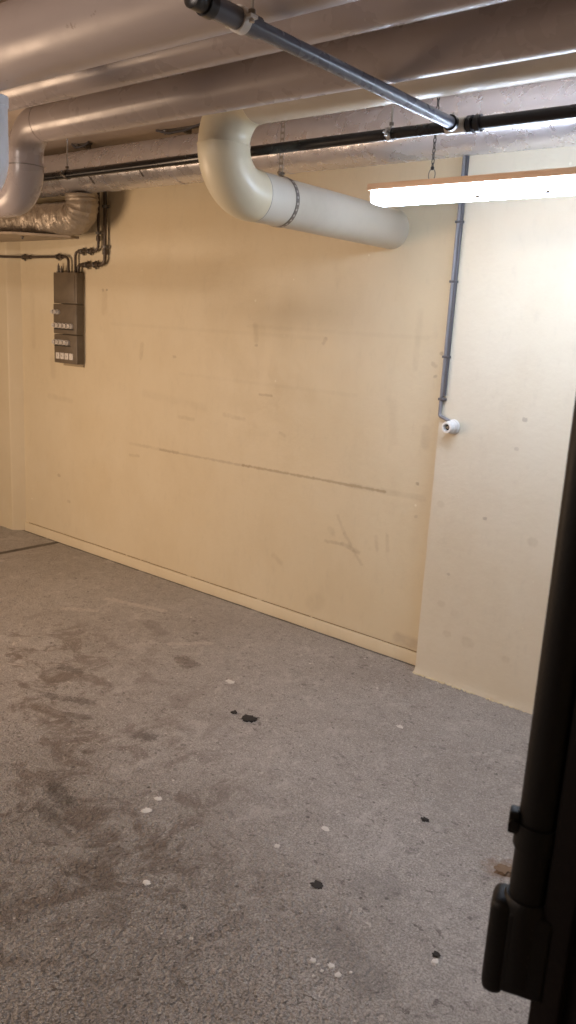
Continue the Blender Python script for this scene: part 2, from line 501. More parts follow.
def fillet(pts, R, n=10):
    pts = [Vector(p) for p in pts]
    if isinstance(R, (int, float)):
        R = [R] * (len(pts) - 2)
    out = [pts[0]]
    for i in range(1, len(pts) - 1):
        p, a, b = pts[i], pts[i - 1], pts[i + 1]
        u, v = (a - p).normalized(), (b - p).normalized()
        ang = u.angle(v)
        t = R[i - 1] / math.tan(ang / 2)
        c = p + (u + v).normalized() * (R[i - 1] / math.sin(ang / 2))
        s, e = p + u * t - c, p + v * t - c
        tot = s.angle(e)
        axis = s.cross(e).normalized()
        for k in range(n + 1):
            out.append(c + Matrix.Rotation(tot * k / n, 3, axis) @ s)
    out.append(pts[-1])
    return out


def tube(bm, pts, r, seg=24, rf=None, caps=True, hollow=0.0):
    pts = [Vector(p) for p in pts]
    q = [pts[0]]
    for p in pts[1:]:
        if (p - q[-1]).length > 1e-5:
            q.append(p)
    pts = q
    rings = []
    t0 = (pts[1] - pts[0]).normalized()
    ref = Vector((0, 0, 1)) if abs(t0.z) < 0.9 else Vector((1, 0, 0))
    nrm = (ref - t0 * ref.dot(t0)).normalized()
    prev = t0
    s = 0.0
    for i, p in enumerate(pts):
        if i == 0:
            t = t0
        elif i == len(pts) - 1:
            t = (pts[i] - pts[i - 1]).normalized()
        else:
            t = ((pts[i] - pts[i - 1]).normalized() + (pts[i + 1] - pts[i]).normalized()).normalized()
        ax = prev.cross(t)
        if ax.length > 1e-7:
            nrm = Matrix.Rotation(prev.angle(t), 3, ax.normalized()) @ nrm
        nrm = (nrm - t * nrm.dot(t)).normalized()
        prev = t
        if i:
            s += (pts[i] - pts[i - 1]).length
        bi = t.cross(nrm)
        ring = []
        for k in range(seg):
            a = 2 * PI * k / seg
            rr = rf(s, a, p) if rf else r
            ring.append(bm.verts.new(p + (nrm * math.cos(a) + bi * math.sin(a)) * rr))
        rings.append(ring)
    for A, B in zip(rings, rings[1:]):
        for k in range(seg):
            bm.faces.new((A[k], A[(k + 1) % seg], B[(k + 1) % seg], B[k]))
    if caps:
        bm.faces.new(rings[0])
        bm.faces.new(rings[-1])
    return bm


def lathe(bm, o, d, prof, seg=28):
    """surface of revolution: profile of (distance along d, radius)"""
    o, d = Vector(o), Vector(d).normalized()
    ref = Vector((0, 0, 1)) if abs(d.z) < 0.9 else Vector((1, 0, 0))
    a = (ref - d * ref.dot(d)).normalized()
    b = d.cross(a)
    rings = []
    for h, r in prof:
        rings.append([bm.verts.new(o + d * h + (a * math.cos(2 * PI * k / seg) + b * math.sin(2 * PI * k / seg)) * max(r, 1e-4)) for k in range(seg)])
    for A, B in zip(rings, rings[1:]):
        for k in range(seg):
            bm.faces.new((A[k], A[(k + 1) % seg], B[(k + 1) % seg], B[k]))
    bm.faces.new(rings[0])
    bm.faces.new(rings[-1])
    return bm


def B():
    return bmesh.new()


def lerp(a, b, n):
    a, b = Vector(a), Vector(b)
    return [a.lerp(b, i / n) for i in range(n + 1)]


# ------------------------------------------------------------------ the room
X0, X1, Y0, ZC = -8.0, 1.7, -3.6, 2.45
structure(link('floor', box(B(), (X0 - .2, Y0 - .2, -0.2), (X1 + .2, YW + .2, 0)), M['floor'], smooth=0))
structure(link('ceiling', box(B(), (X0 - .2, Y0 - .2, ZC), (X1 + .2, YW + .2, ZC + .2)), M['ceiling'], smooth=0))
structure(link('wall_back', box(B(), (X0 - .2, YW, 0), (X1 + .2, YW + .2, ZC)), M['wall'], smooth=0))
structure(link('wall_left', box(B(), (X0 - .2, Y0, 0), (X0, YW, ZC)), M['wall_plain'], smooth=0))
structure(link('wall_right', box(B(), (X1, Y0, 0), (X1 + .2, YW, ZC)), M['wall_plain'], smooth=0))
structure(link('wall_front', box(B(), (X0 - .2, Y0 - .2, 0), (X1 + .2, Y0, ZC)), M['wall_plain'], smooth=0))


def pilaster_right():
    bm = B()
    xl, yf = -1.612, YP
    nx, nz = 110, 60
    zs = [0.0, 0.003, 0.006, 0.010, 0.015, 0.022, 0.032, 0.05] + [0.08 + (ZC - 0.08) * i / 24 for i in range(25)]
    xs = [xl + (X1 - xl) * (i / nx) ** 1.5 for i in range(nx + 1)]
    grid = []
    for z in zs:
        row = []
        for i, x in enumerate(xs):
            k = max(0.0, 1 - z / 0.03)
            rag = noise.noise((x * 42, z * 60, 3.1)) + 0.6 * noise.noise((x * 120, z * 150, 1.7))
            dy = -k * (0.004 + 0.008 * max(0, rag))
            dx = 0.0
            if i == 0:
                dx = 0.0025 * noise.noise((z * 14, 5, 2)) - k * (0.006 + 0.010 * max(0, rag))
            lift = max(0.0, 0.5 * noise.noise((x * 9, 8, 8)) + 0.5 * noise.noise((x * 38, 2, 1)) - 0.02) * 0.022 if z == 0 else 0
            row.append(bm.verts.new((x + dx, yf + dy, z + lift)))
        grid.append(row)
    for a, b in zip(grid, grid[1:]):
        for i in range(nx):
            bm.faces.new((a[i], a[i + 1], b[i + 1], b[i]))
    back = [bm.verts.new((r[0].co.x, YW, r[0].co.z)) for r in grid]
    for (a, b), (c, d) in zip(zip(grid, grid[1:]), zip(back, back[1:])):
        bm.faces.new((a[0], b[0], d, c))
    o = link('trim_1', bm, M['pilaster'], smooth=35)
    return structure(o)


pilaster_right()


def pilaster_left():
    bm = B()
    pr = [(X0, YW), (X0, 3.03), (-4.908, 3.03), (-4.900, 3.036), (-4.842, YW)]
    lo = [bm.verts.new((x, y, 0)) for x, y in pr]
    hi = [bm.verts.new((x, y, ZC)) for x, y in pr]
    n = len(pr)
    for i in range(n):
        bm.faces.new((lo[i], lo[(i + 1) % n], hi[(i + 1) % n], hi[i]))
    bm.faces.new(lo)
    bm.faces.new(hi)
    structure(link('trim_2', bm, M['wall_plain'], smooth=0))


pilaster_left()


def plinth():
    bm = B()
    n = 90
    sec = [(YW, 0.0), (3.088, 0.0), (3.088, 0.052), (3.091, 0.060), (YW, 0.062)]
    rows = []
    for i in range(n + 1):
        x = -4.842 + (4.842 - 1.606) * i / n
        j = 0.0025 * noise.noise((x * 6, 0, 0))
        rows.append([bm.verts.new((x, y - (j if y < YW else 0), z + (j if z > 0.04 else 0))) for y, z in sec])
    for a, b in zip(rows, rows[1:]):
        for k in range(len(sec) - 1):
            bm.faces.new((a[k], a[k + 1], b[k + 1], b[k]))
    structure(link('baseboard_back', bm, M['wall_plain'], smooth=30))
    # dark open gap along the top of the plinth
    bm = B()
    x = -4.80
    while x < -1.75:
        L = random.uniform(0.10, 0.5)
        e = min(x + L, -1.64)
        tube(bm, [(x, 3.0955, 0.0642), ((x + e) / 2, 3.0955, 0.0650), (e, 3.0955, 0.0642)], 0.0017, 5)
        x = e + random.uniform(0.0, 0.04)
    structure(link('trim_3', bm, simple('dirt in the plinth joint', (0.26, 0.18, 0.095), 0.9)))


plinth()

# flaked paint along the foot of the right pilaster
bm = B()
for i in range(420):
    x = -1.615 + 0.85 * random.random() ** 1.3
    if noise.noise((x * 9, 4, 4)) < -0.25:
        continue
    rr = random.uniform(.002, .0055)
    mt = Matrix.Translation((x, YP - random.uniform(-.002, .012), rr * .5)) @ Matrix.Rotation(random.random() * 6, 4, 'Z') @ Matrix.Diagonal((rr * random.uniform(.8, 2), rr, rr * .8, 1))
    bmesh.ops.create_icosphere(bm, subdivisions=1, radius=1.0, matrix=mt)
o = structure(link('trim_4', bm, M['crumb'], smooth=0))


# ------------------------------------------------------------------ drain pipes under the ceiling
def yz(angle, y):
    return CAM.z + y * math.tan(math.radians(angle))


XE = X1 - 0.002


def ring(bm, p, d, r, w_):
    return lathe(bm, Vector(p) - Vector(d) * w_ / 2, d, [(0, r - .004), (0, r), (w_, r), (w_, r - .004)], 40)


# wide pipe with the S bend into the wall
yB, zB, rB, xB, zBw = 2.0, yz(19.35, 2.0), 0.0835, -1.945, 1.937
tB = empty('drain_pipe', (xB, yB, zB), 'wide cream drain pipe bending down and then back into the wall', 'pipe')
RB = 0.135
up_path = fillet([(xB + 0.2, yB, zB), (xB, yB, zB), (xB, yB, zB - RB - 0.001)], RB - 0.003, 14)
dn_path = fillet([(xB, yB, zB - RB + .004), (xB, yB, zBw), (xB, yB + 0.155, zBw)], 0.150 if (zB - RB - zBw) > .15 else (zB - RB - zBw) + .003, 18)
zseam = zB - RB
link('pipe', tube(B(), [(XE, yB, zB), (xB + 0.135, yB, zB)], rB, 48), M['pipe_aged'], tB)
e1 = tube(B(), up_path[1:], rB + 0.001, 48)
link('elbow', e1, M['pipe_cream'], tB)
e2 = tube(B(), dn_path[1:], rB + 0.0025, 48)
ring(e2, (xB, yB, zseam), (0, 0, 1), rB + 0.0042, 0.004)
o_e2 = link('elbow', e2, M['pipe_cream'], tB)
wallrun = tube(B(), [(xB, yB + 0.145, zBw), (xB - .028, YW - .0035, zBw + .008)], rB, 48)
o = link('pipe', wallrun, M['pipe_white'], tB)
o['label'] = 'greyish white straight length entering the wall'
# thin dark socket joints
link('joint_seam', ring(B(), (xB, yB + 0.157, zBw), (0, 1, 0), rB + 0.0018, 0.003), M['dull_steel'], tB)

# pipe in front of it, turning down at the left
yA, rA, xA = 1.78, 0.0615, -2.735
zA = yz(20.33, yA)
tA = empty('drain_pipe', (xA, yA, zA), 'long beige drain pipe whose left end elbows down beside the foil duct', 'pipe')
zAd = 1.918
link('pipe', tube(B(), [(XE, yA, zA), (xA + 0.115, yA, zA)], rA, 40), M['pipe_beige'], tA)
pa = fillet([(xA + 0.12, yA, zA), (xA, yA, zA), (xA, yA, zA - 0.12)], 0.105, 14)
link('elbow', tube(B(), pa, rA + 0.001, 40), M['pipe_beige'], tA)
pb = fillet([(xA, yA, zA - 0.118), (xA, yA, zAd), (xA - 0.16, yA, zAd)], 0.10, 14)
bm = tube(B(), pb, rA + 0.0025, 40)
link('elbow', bm, M['pipe_beige'], tA)
link('joint_seam', ring(B(), (xA, yA, zA - 0.135), (0, 0, 1), rA + 0.0036, 0.004), M['dull_steel'], tA)
link('pipe', tube(B(), [(xA - 0.155, yA, zAd), (X0, yA, zAd)], rA, 40), M['pipe_beige'], tA)

# the two slimmer pipes nearer the camera
y2, r2 = 1.585, 0.060
z2 = yz(24.02, y2)
t2 = empty('drain_pipe', (-2, y2, z2), 'straight beige ceiling pipe just in front of the elbowed long pipe', 'pipe')
link('pipe', tube(B(), [(XE, y2, z2), (X0, y2, z2)], r2, 40), M['pipe_beige'], t2)
y1, r1 = 1.33, 0.095
z1 = yz(24.12 + math.degrees(math.asin(r1 / 1.497)), y1)
t1 = empty('drain_pipe', (-2, y1, z1), 'thick stained beige ceiling pipe nearest the camera at the top', 'pipe')
link('pipe', tube(B(), [(XE, y1, z1), (X0, y1, z1)], r1, 56), M['pipe_stained'], t1)

# short blue-grey drop pipe at the left edge
yb, rb = 1.36, 0.048
xb = -2.262
tb = empty('drop_pipe', (xb, yb, 1.9), 'pale blue-grey vertical pipe at the left edge under the ceiling pipes', 'pipe')
bm = tube(B(), fillet([(xb, yb, z1 - r1), (xb, yb, 1.862), (xb - 0.5, yb, 1.862)], 0.085, 14), rb, 36)
link('pipe', bm, M['pipe_blue'], tb)
link('collar', ring(B(), (xb, yb, z1 - r1 - .014), (0, 0, 1), rb + 0.003, 0.026), M['pipe_blue'], tb)

# ------------------------------------------------------------------ foil ducts
yD, rD = 2.885, 0.109
zD = yz(15.08, yD)
tD = empty('ventilation_duct', (-3, yD, zD), 'round silver foil-wrapped duct running along the top of the wall', 'duct')


def duct_r(s, a, p):
    k = noise.noise((p.x * 5, math.cos(a) * 2.0, math.sin(a) * 2.0)) * 0.0022
    k += noise.noise((p.x * 26, math.cos(a) * 5, math.sin(a) * 5)) * 0.0011
    win = math.exp(-((p.x + 2.05) / 0.24) ** 2)
    k += 0.0012 * math.sin(p.x * 330) * win
    return rD + k


link('jacket', tube(B(), lerp((X0, yD, zD), (XE, yD, zD), 700), rD, 56, duct_r), M['foil'], tD)
for x in (-3.62, -3.10, -2.42):
    link('tape_band', ring(B(), (x, yD, zD), (1, 0.03, 0), rD + 0.0026, 0.05), M['foil'], tD)
# split seams seen on the left length
for x, a0, a1, lean in ((-3.73, 2.2, 3.4, .05), (-3.30, 2.5, 3.3, .02)):
    pts = []
    for k in range(9):
        a = a0 + (a1 - a0) * k / 8
        pts.append((x + lean * k / 8, yD + (rD + .0016) * math.cos(a + .6), zD - (rD + .0016) * abs(math.sin(a + .6))))
    link('open_seam', tube(B(), pts, 0.0028, 6), M['foil_gap'], tD)

tF = empty('flexible_duct', (-4.2, 2.9, 2.05), 'crumpled foil flexible duct bending left under the round duct', 'duct')


def flex_r(s, a, p):
    k = 0.0035 * math.sin(s * 290) + noise.noise((s * 22, math.cos(a) * 2.5, math.sin(a) * 2.5)) * 0.010
    k += noise.noise((s * 60, math.cos(a) * 6, math.sin(a) * 6)) * 0.004
    return 0.088 + k


fp = fillet([(-3.90, 2.89, zD - rD - .002), (-3.90, 2.90, 2.045), (-4.62, 2.90, 2.045)], 0.085, 20)
fpp = []
for a, b in zip(fp, fp[1:]):
    L = (b - a).length
    n = max(1, int(L / 0.006))
    fpp += [a.lerp(b, i / n) for i in range(n)]
fpp.append(fp[-1])
link('flexible_hose', tube(B(), fpp, 0.088, 40, flex_r), M['foil_flex'], tF)
bm = B()
pl = [(-4.06, 2.93), (-4.30, 2.70), (-5.6, 2.40), (-5.6, 2.99), (-4.06, 2.99)]
lo = [bm.verts.new((x, y, 1.944)) for x, y in pl]
hi = [bm.verts.new((x, y, 1.957)) for x, y in pl]
for i in range(len(pl)):
    j = (i + 1) % len(pl)
    bm.faces.new((lo[i], lo[j], hi[j], hi[i]))
bm.faces.new(lo)
bm.faces.new(hi)
link('support_sheet', bm, simple('foil-faced board', (0.44, 0.36, 0.27), 0.55, 0.15, 0.3), tF, smooth=0)
bm = tube(B(), [(-4.60, 2.90, 2.045), (X0, 2.90, 2.045)], 0.084, 30)
link('pipe', bm, M['foil_flex'], tF)
link('bolt', lathe(B(), (-4.35, 2.80, 1.944), (0, 0, -1), [(0, .012), (.004, .012), (.004, .006), (.016, .006)], 10), M['dull_steel'], tF)

# ------------------------------------------------------------------ dark pressure pipe with grey branch
yP, rP = 2.14, 0.0165
zP = yz(15.08, yP)
tP = empty('pressure_pipe', (-2, yP, zP), 'thin black pressure pipe running in front of the foil duct', 'pipe')
xg = -1.178
link('pipe', tube(B(), [(X0, yP, zP), (XE, yP, zP)], rP, 24), M['pipe_dark'], tP)
link('tee', lathe(B(), (xg - 0.030, yP, zP), (1, 0, 0), [(0, rP + .001), (0, rP + .005), (.06, rP + .005), (.06, rP + .001)], 28), M['white_clamp'], tP)['label'] = 'pale tee fitting'
for dx in (0.036, 0.060):
    link('coupling', lathe(B(), (xg + dx, yP, zP), (1, 0, 0), [(0, rP), (0, rP + .0065), (.014, rP + .0065), (.014, rP)], 28), M['coupling'], tP)

tG = empty('branch_pipe', (xg, 1.5, zP), 'glossy grey pipe crossing below the ceiling pipes towards the camera', 'pipe')
rG = 0.0160
yend = yP - rP - .006
link('pipe', tube(B(), [(xg, 1.12, zP), (xg, yend, zP)], rG, 28), M['pipe_grey'], tG)
link('coupling', lathe(B(), (xg, yend - .018, zP), (0, 1, 0), [(0, rG), (0, rG + .005), (.012, rG + .005), (.012, rG)], 28), M['coupling'], tG)['label'] = 'black ring at the tee'
link('socket', lathe(B(), (xg, 1.165, zP), (0, 1, 0), [(0, rG), (0, rG + .0045), (.130, rG + .0045), (.135, rG)], 28), M['pipe_grey'], tG)
link('coupling', lathe(B(), (xg, 1.146, zP), (0, 1, 0), [(0, rG), (0, rG + .0075), (.020, rG + .008), (.024, rG)], 28), M['coupling'], tG)
link('end_cap', lathe(B(), (xg, 1.112, zP), (0, 1, 0), [(0, rG - .003), (.003, rG + .004), (.034, rG + .004), (.034, rG)], 28), M['coupling'], tG)


def clamp_on(name, p, axis, r, label, cat, mband, rods, bandw=0.014, top=None):
    t = empty(name, p, label, cat)
    ax = Vector(axis)
    bm = lathe(B(), Vector(p) - ax * bandw / 2, ax, [(0, r), (0, r + .0035), (bandw, r + .0035), (bandw, r)], 28)
    side = ax.cross(Vector((0, 0, 1)))
    for s in (-1, 1):
        obox(bm, Vector(p) + side * s * (r + .009), ax * bandw / 2, side * .008, (0, 0, .003))
    link('band', bm, mband, t)
    for s in (-1, 1):
        link('bolt', lathe(B(), Vector(p) + side * s * (r + .010) + Vector((0, 0, -.010)), (0, 0, 1),
                           [(0, .003), (0.0, .0055), (.005, .0055), (.005, .003), (.018, .003), (.018, .0055), (.022, .0055)], 8), M['steel'], t)
    for s in rods:
        q = Vector(p) + side * s * (r + .010) if s else Vector(p) + Vector((0, 0, r + .003))
        link('threaded_rod', tube(B(), [q, (q.x, q.y, top or ZC)], 0.0032, 8), M['steel'], t)
        link('nut', lathe(B(), q + Vector((0, 0, .004)), (0, 0, 1), [(0, .004), (0, .0075), (.008, .0075), (.008, .004)], 6), M['dull_steel'], t)
    return t


clamp_on('pipe_clamp', (xg, 1.245, zP), (0, 1, 0), rG + .0046, 'white band clamp fixing the grey crossing pipe below the thick pipe', 'clamp', M['white_clamp'], (-1, 1), 0.020, z1 - math.sqrt(r1 ** 2 - (1.245 - y1) ** 2))
clamp_on('pipe_clamp', (-1.395, yP, zP), (1, 0, 0), rP, 'steel clamp on the black pipe beside the lamp chain', 'clamp', M['steel'], (0,))
clamp_on('pipe_clamp', (-2.985, yP, zP), (1, 0, 0), rP, 'small clamp on the black pipe beside the drooping beige elbow', 'clamp', M['dull_steel'], (0,))

# fixings on the ceiling behind the long pipe
for px, label, ln in ((-3.98, 'small dark bracket on the ceiling nearest the beige elbow', .12), (-3.20, 'dark bracket with a rod end on the ceiling left of the S bend', .26)):
    tt = empty('ceiling_bracket', (px, 2.97, ZC), label, 'bracket')
    bm = B()
    box(bm, (px - ln / 2, 2.95, ZC - .008), (px + ln / 2, 2.98, ZC), .001)
    box(bm, (px + ln * .2, 2.945, ZC - .03), (px + ln * .2 + .02, 2.985, ZC - .006), .002)
    link('plate', bm, M['dull_steel'], tt)
    link('cable', tube(B(), fillet([(px - ln * .5, 2.93, ZC - .004), (px - ln * .1, 2.92, ZC - .03), (px + ln * .3, 2.94, ZC - .02), (px + ln * .75, 2.93, ZC - .006)], .02, 5), .006, 10), M['cable_dark'], tt)
    link('bolt', lathe(B(), (px - ln * .3, 2.94, ZC - .006), (0, 0, -1), [(0, .010), (.006, .010), (.006, .005), (.02, .005)], 8), M['steel'], tt)


# perforated strap looped round the wall run of the S-bend pipe
def strap():
    xS, zS = xB - .0056, zBw + .0016
    t = empty('hanger_strap', (xS, 2.33, 2.1), 'perforated steel strap hanging the white pipe from the ceiling', 'strap')
    bm = B()
    wd_, th = 0.009, 0.0012
    ys = 2.300
    # loop
    n = 64
    rr = rB + th + .0005
    prev = None
    rings = []
    for k in range(n):
        a = 2 * PI * k / n
        c = Vector((xS + math.cos(a) * rr, ys, zS + math.sin(a) * rr))
        o = Vector((math.cos(a), 0, math.sin(a)))
        rings.append([bm.verts.new(c + Vector((0, -wd_, 0))), bm.verts.new(c + Vector((0, wd_, 0))),
                      bm.verts.new(c + Vector((0, wd_, 0)) + o * th), bm.verts.new(c + Vector((0, -wd_, 0)) + o * th)])
    for k in range(n):
        A, C_ = rings[k], rings[(k + 1) % n]
        for j in range(4):
            bm.faces.new((A[j], A[(j + 1) % 4], C_[(j + 1) % 4], C_[j]))
    link('loop', bm, M['dull_steel'], t)
    # hanging length with slots: two rails and rungs, so the holes are real
    bm = B()
    z0, z1_ = zS + rr, ZC
    for s in (-1, 1):
        box(bm, (xS + s * .0075 - .002, ys - .0007, z0), (xS + s * .0075 + .002, ys + .0007, z1_))
    z = z0
    while z < z1_ - .01:
        box(bm, (xS - .0075, ys - .0007, z), (xS + .0075, ys + .0007, z + .008))
        z += .020
    link('perforated_band', bm, M['steel'], t, smooth=0)
    # perforations on the loop
    bm = B()
    for k in range(26):
        a = 2 * PI * (k + .5) / 26
        c = Vector((xS + math.cos(a) * (rr + th * .8), ys, zS + math.sin(a) * (rr + th * .8)))
        lathe(bm, c, (math.cos(a), 0, math.sin(a)), [(0, .0045), (th * .45, .0045)], 10)
    link('perforation', bm, M['steel'], t)
    link('bolt', lathe(B(), (xS, ys - .012, z0 + .012), (0, 1, 0), [(0, .004), (0, .007), (.006, .007), (.006, .004), (.020, .004), (.020, .007), (.026, .007)], 8), M['dull_steel'], t)


strap()

# ------------------------------------------------------------------ tube lamp on its board
yL = 2.33
xl0, xl1 = -1.597, -0.30
zt = yz(11.70, yL)
zm = yz(11.22, yL)
zb = yz(10.15, yL)
tL = empty('tube_lamp', (-1.0, yL, zt), 'long lit white tube lamp under a wooden board, hung by chains', 'lamp')
link('wooden_board', box(B(), (xl0, yL, zm), (xl1, yL + .058, zt), .0015), M['wood'], tL)
bm = B()
n, sec = 10, []
yd0, yd1 = yL + .004, yL + .090
zz = zb + .003
sec = [(yd0, zm)]
for k in range(7):
    a = PI / 2 * k / 6
    sec.append((yd0 + .014 * (1 - math.cos(a)), zz + .014 * (1 - math.sin(a))))
for k in range(7):
    a = PI / 2 * k / 6
    sec.append((yd1 - .014 * (1 - math.sin(a)), zz + .014 * (1 - math.cos(a))))
sec.append((yd1, zm))
xs = [xl0 + .010, xl0 + .013, xl0 + .020, xl1 - .020, xl1 - .010]
rows = []
cy = (yd0 + yd1) / 2
for i, x in enumerate(xs):
    k = (0.82, 0.93, 1, 1, 1)[i]
    rows.append([bm.verts.new((x, cy + (y - cy) * k, zm + (z - zm) * k)) for y, z in sec])
for a, b in zip(rows, rows[1:]):
    for j in range(len(sec)):
        q = (j + 1) % len(sec)
        bm.faces.new((a[j], a[q], b[q], b[j]))
bm.faces.new(rows[0])
bm.faces.new(rows[-1])
link('diffuser', bm, M['diffuser'], tL)
bm = B()
tube(bm, [(xl0 + .055, yL + .006, zb + .0025), (xl1, yL + .006, zb + .0025)], .0022, 8)
link('lower_lip', bm, M['lamp_body'], tL)
for x in (xl0 + .40, xl0 + .62, xl0 + .9):
    link('clip', box(B(), (x, yL - .001, zb + .002), (x + .012, yL + .004, zb + .008), .001), M['dull_steel'], tL)
link('end_cap', box(B(), (xl0 + .002, yL + .025, zb + .016), (xl0 + .012, yL + .075, zm - .008), .003), M['dull_steel'], tL)


def chain(x, label):
    t = empty('lamp_chain', (x, yL + .035, zt), label, 'chain')
    bm = B()
    # hook loop on the board
    loop = [(x + .012 * math.sin(a) * (1 if a < PI else 1), yL + .035, zt + .018 - .018 * math.cos(a)) for a in [2 * PI * k / 16 for k in range(17)]]
    tube(bm, loop, .0017, 6)
    link('hook', bm, M['dull_steel'], t)
    bm = B()
    z = zt + .034
    k = 0
    while z < ZC - .002:
        L = min(.018, ZC - z)
        d = Vector((1, 0, 0)) if k % 2 else Vector((0, 1, 0))
        pts = []
        for q in range(11):
            a = 2 * PI * q / 10
            pts.append(Vector((x, yL + .035, z + L / 2)) + d * .0042 * math.cos(a) + Vector((0, 0, (L / 2 + .001) * math.sin(a))))
        tube(bm, pts, .0018, 5)
        z += .0155
        k += 1
    link('links', bm, M['chain'], t)
    link('knot', lathe(B(), (x, yL + .035, zt + .032), (0, 0, 1), [(0, .003), (.003, .006), (.009, .006), (.012, .003)], 10), M['coupling'], t)


chain(-1.375, 'thin dark chain hanging the left end of the tube lamp')
chain(-0.45, 'thin dark chain hanging the right end of the tube lamp')

# ------------------------------------------------------------------ distribution board
bx0, bx1, byf, bz0, bz1 = -4.395, -4.158, 3.040, 1.208, 1.762
tE = empty('distribution_board', ((bx0 + bx1) / 2, YW, bz0), 'tall grey-brown electrical distribution board with rows of white fuses', 'fuse box')
link('back_plate', box(B(), (bx0 + .03, 3.088, bz0 - .016), (bx1 - .004, YW, bz1 - .01), .002), simple('pale back plate', (.42, .34, .22), .6), tE)
zs = [bz0, 1.388, 1.573, bz1]
for i in range(3):
    bm = box(B(), (bx0 - (.0015 if i == 1 else 0), byf - (.002 if i == 1 else 0), zs[i] + .0015), (bx1, 3.094, zs[i + 1] - .0015), .005, 2)
    link('enclosure', bm, M['board'], tE)
# long cover frame on the upper housing
bm = B()
box(bm, (bx0 + .012, byf - .004, 1.590), (bx1 - .014, byf + .002, 1.745), .002)
link('cover', bm, M['board'], tE)


def fuse(x, z, r, d):
    bm = lathe(B(), (x, byf + .001, z), (0, -1, 0), [(0, r), (d * .55, r), (d * .6, r * .82), (d, r * .74), (d, r * .4), (d * .8, r * .38)], 18)
    o = link('fuse_cap', bm, M['porcelain'], tE)
    bm = lathe(B(), (x, byf - d * .80, z), (0, -1, 0), [(0, r * .37), (.0012, r * .37)], 12)
    o2 = link('fuse_window', bm, M['dark_hole'], o)
    o2.matrix_parent_inverse = Matrix.Translation(-Vector(tE.location))
    return o


def place_row(z, x0, n, step, r, d):
    for k in range(n):
        fuse(x0 + k * step, z, r, d)


place_row(1.440, bx0 + .028, 5, .040, .0165, .030)
place_row(1.338, bx0 + .028, 4, .040, .0165, .030)
place_row(1.522, bx0 + .022, 2, .034, .0150, .034)
# recess strips under each fuse row
bm = B()
for z, L in ((1.419, .205), (1.317, .165)):
    box(bm, (bx0 + .008, byf - .004, z - .003), (bx0 + .008 + L, byf + .001, z + .003))
link('row_strip', bm, M['dark_hole'], tE)
# bottom row: white ring-shaped switch plates
for k in range(4):
    x = bx0 + .040 + k * .046
    bm = box(B(), (x - .019, byf - .004, 1.234), (x + .019, byf + .001, 1.274), .004)
    o = link('switch_plate', bm, M['porcelain'], tE)
    if k < 3:
        bm = lathe(B(), (x, byf - .0035, 1.254), (0, -1, 0), [(0, .0125), (.0015, .0125), (.0025, .011)], 18)
    else:
        bm = B()
        obox(bm, (x, byf - .004, 1.254), (.004, 0, -.015), (.0035, 0, .001), (0, .001, 0))
    q = link('switch_knob', bm, M['dark_hole'], o)
    q.matrix_parent_inverse = Matrix.Translation(-Vector(tE.location))
    if k < 3:
        q2 = B()
        lathe(q2, (x, byf - .0055, 1.254), (0, -1, 0), [(0, .006), (.004, .005)], 12)
        link('indicator_dot', q2, M['porcelain'], tE)
# cable glands on top
for x, h in ((-4.375, .045), (-4.345, .030)):
    link('cable_gland', lathe(B(), (x, 3.066, bz1 - .003), (0, 0, 1), [(0, .012), (.010, .012), (.010, .008), (h, .007), (h, .004), (h + .012, .003)], 12), M['dull_steel'], tE)


# ------------------------------------------------------------------ conduits round the board
def conduit(pts, R, r, label, sleeves, saddles=()):
    t = empty('steel_conduit', pts[0], label, 'conduit')
    link('pipe', tube(B(), fillet(pts, R, 8), r, 16), M['conduit'], t)
    for p, d, L in sleeves:
        d = Vector(d)
        link('coupling', lathe(B(), Vector(p) - d * L / 2, d, [(0, r), (0, r + .005), (L, r + .005), (L, r)], 16), M['conduit'], t)
    for p, d in saddles:
        d = Vector(d)
        bm = lathe(B(), Vector(p) - d * .007, d, [(0, r), (0, r + .008), (.014, r + .008), (.014, r)], 16)
        s = d.cross(Vector((0, 1, 0)))
        obox(bm, Vector(p) + Vector((0, .010, 0)), d * .007, s * (r + .014), (0, (YW - p[1]) - .010 if False else .004, 0))
        link('saddle', bm, M['dull_steel'], t)
    return t


yc = 3.075
conduit([(-4.285, yc, bz1), (-4.285, yc, 1.856), (-4.75, yc, 1.858), (-5.0, 3.000, 1.858), (-5.9, 3.000, 1.858)], [.035, .05, .05], .0082,
        'brown conduit running left from the fuse box over the corner', [((-4.36, yc, 1.8563), (1, 0, 0), .03), ((-4.71, yc, 1.858), (1, 0, 0), .04)],
        [((-4.395, yc, 1.8565), (1, 0, 0)), ((-4.765, yc - .001, 1.858), (1, 0, 0))])
conduit([(-4.215, yc, bz1), (-4.215, yc, 1.884), (-3.992, yc, 1.884), (-3.992, yc, 2.44)], [.030, .035], .0082,
        'thinner brown conduit stepping up from the fuse box to the duct', [((-4.165, yc, 1.884), (1, 0, 0), .028), ((-4.055, yc, 1.884), (1, 0, 0), .028), ((-3.992, yc, 1.955), (0, 0, 1), .03)],
        [((-4.145, yc, 1.884), (1, 0, 0)), ((-4.075, yc, 1.884), (1, 0, 0)), ((-3.992, yc, 1.985), (0, 0, 1))])
conduit([(-4.185, yc, bz1), (-4.185, yc, 1.806), (-3.930, yc, 1.806), (-3.930, yc, 2.44)], [.022, .040], .0105,
        'thicker brown conduit beside the thinner one, right of the fuse box', [((-4.125, yc, 1.806), (1, 0, 0), .03), ((-4.00, yc, 1.806), (1, 0, 0), .03), ((-3.930, yc, 1.878), (0, 0, 1), .03)],
        [((-4.10, yc, 1.806), (1, 0, 0)), ((-4.025, yc, 1.806), (1, 0, 0)), ((-3.930, yc, 1.905), (0, 0, 1)), ((-3.930, yc, 2.13), (0, 0, 1))])

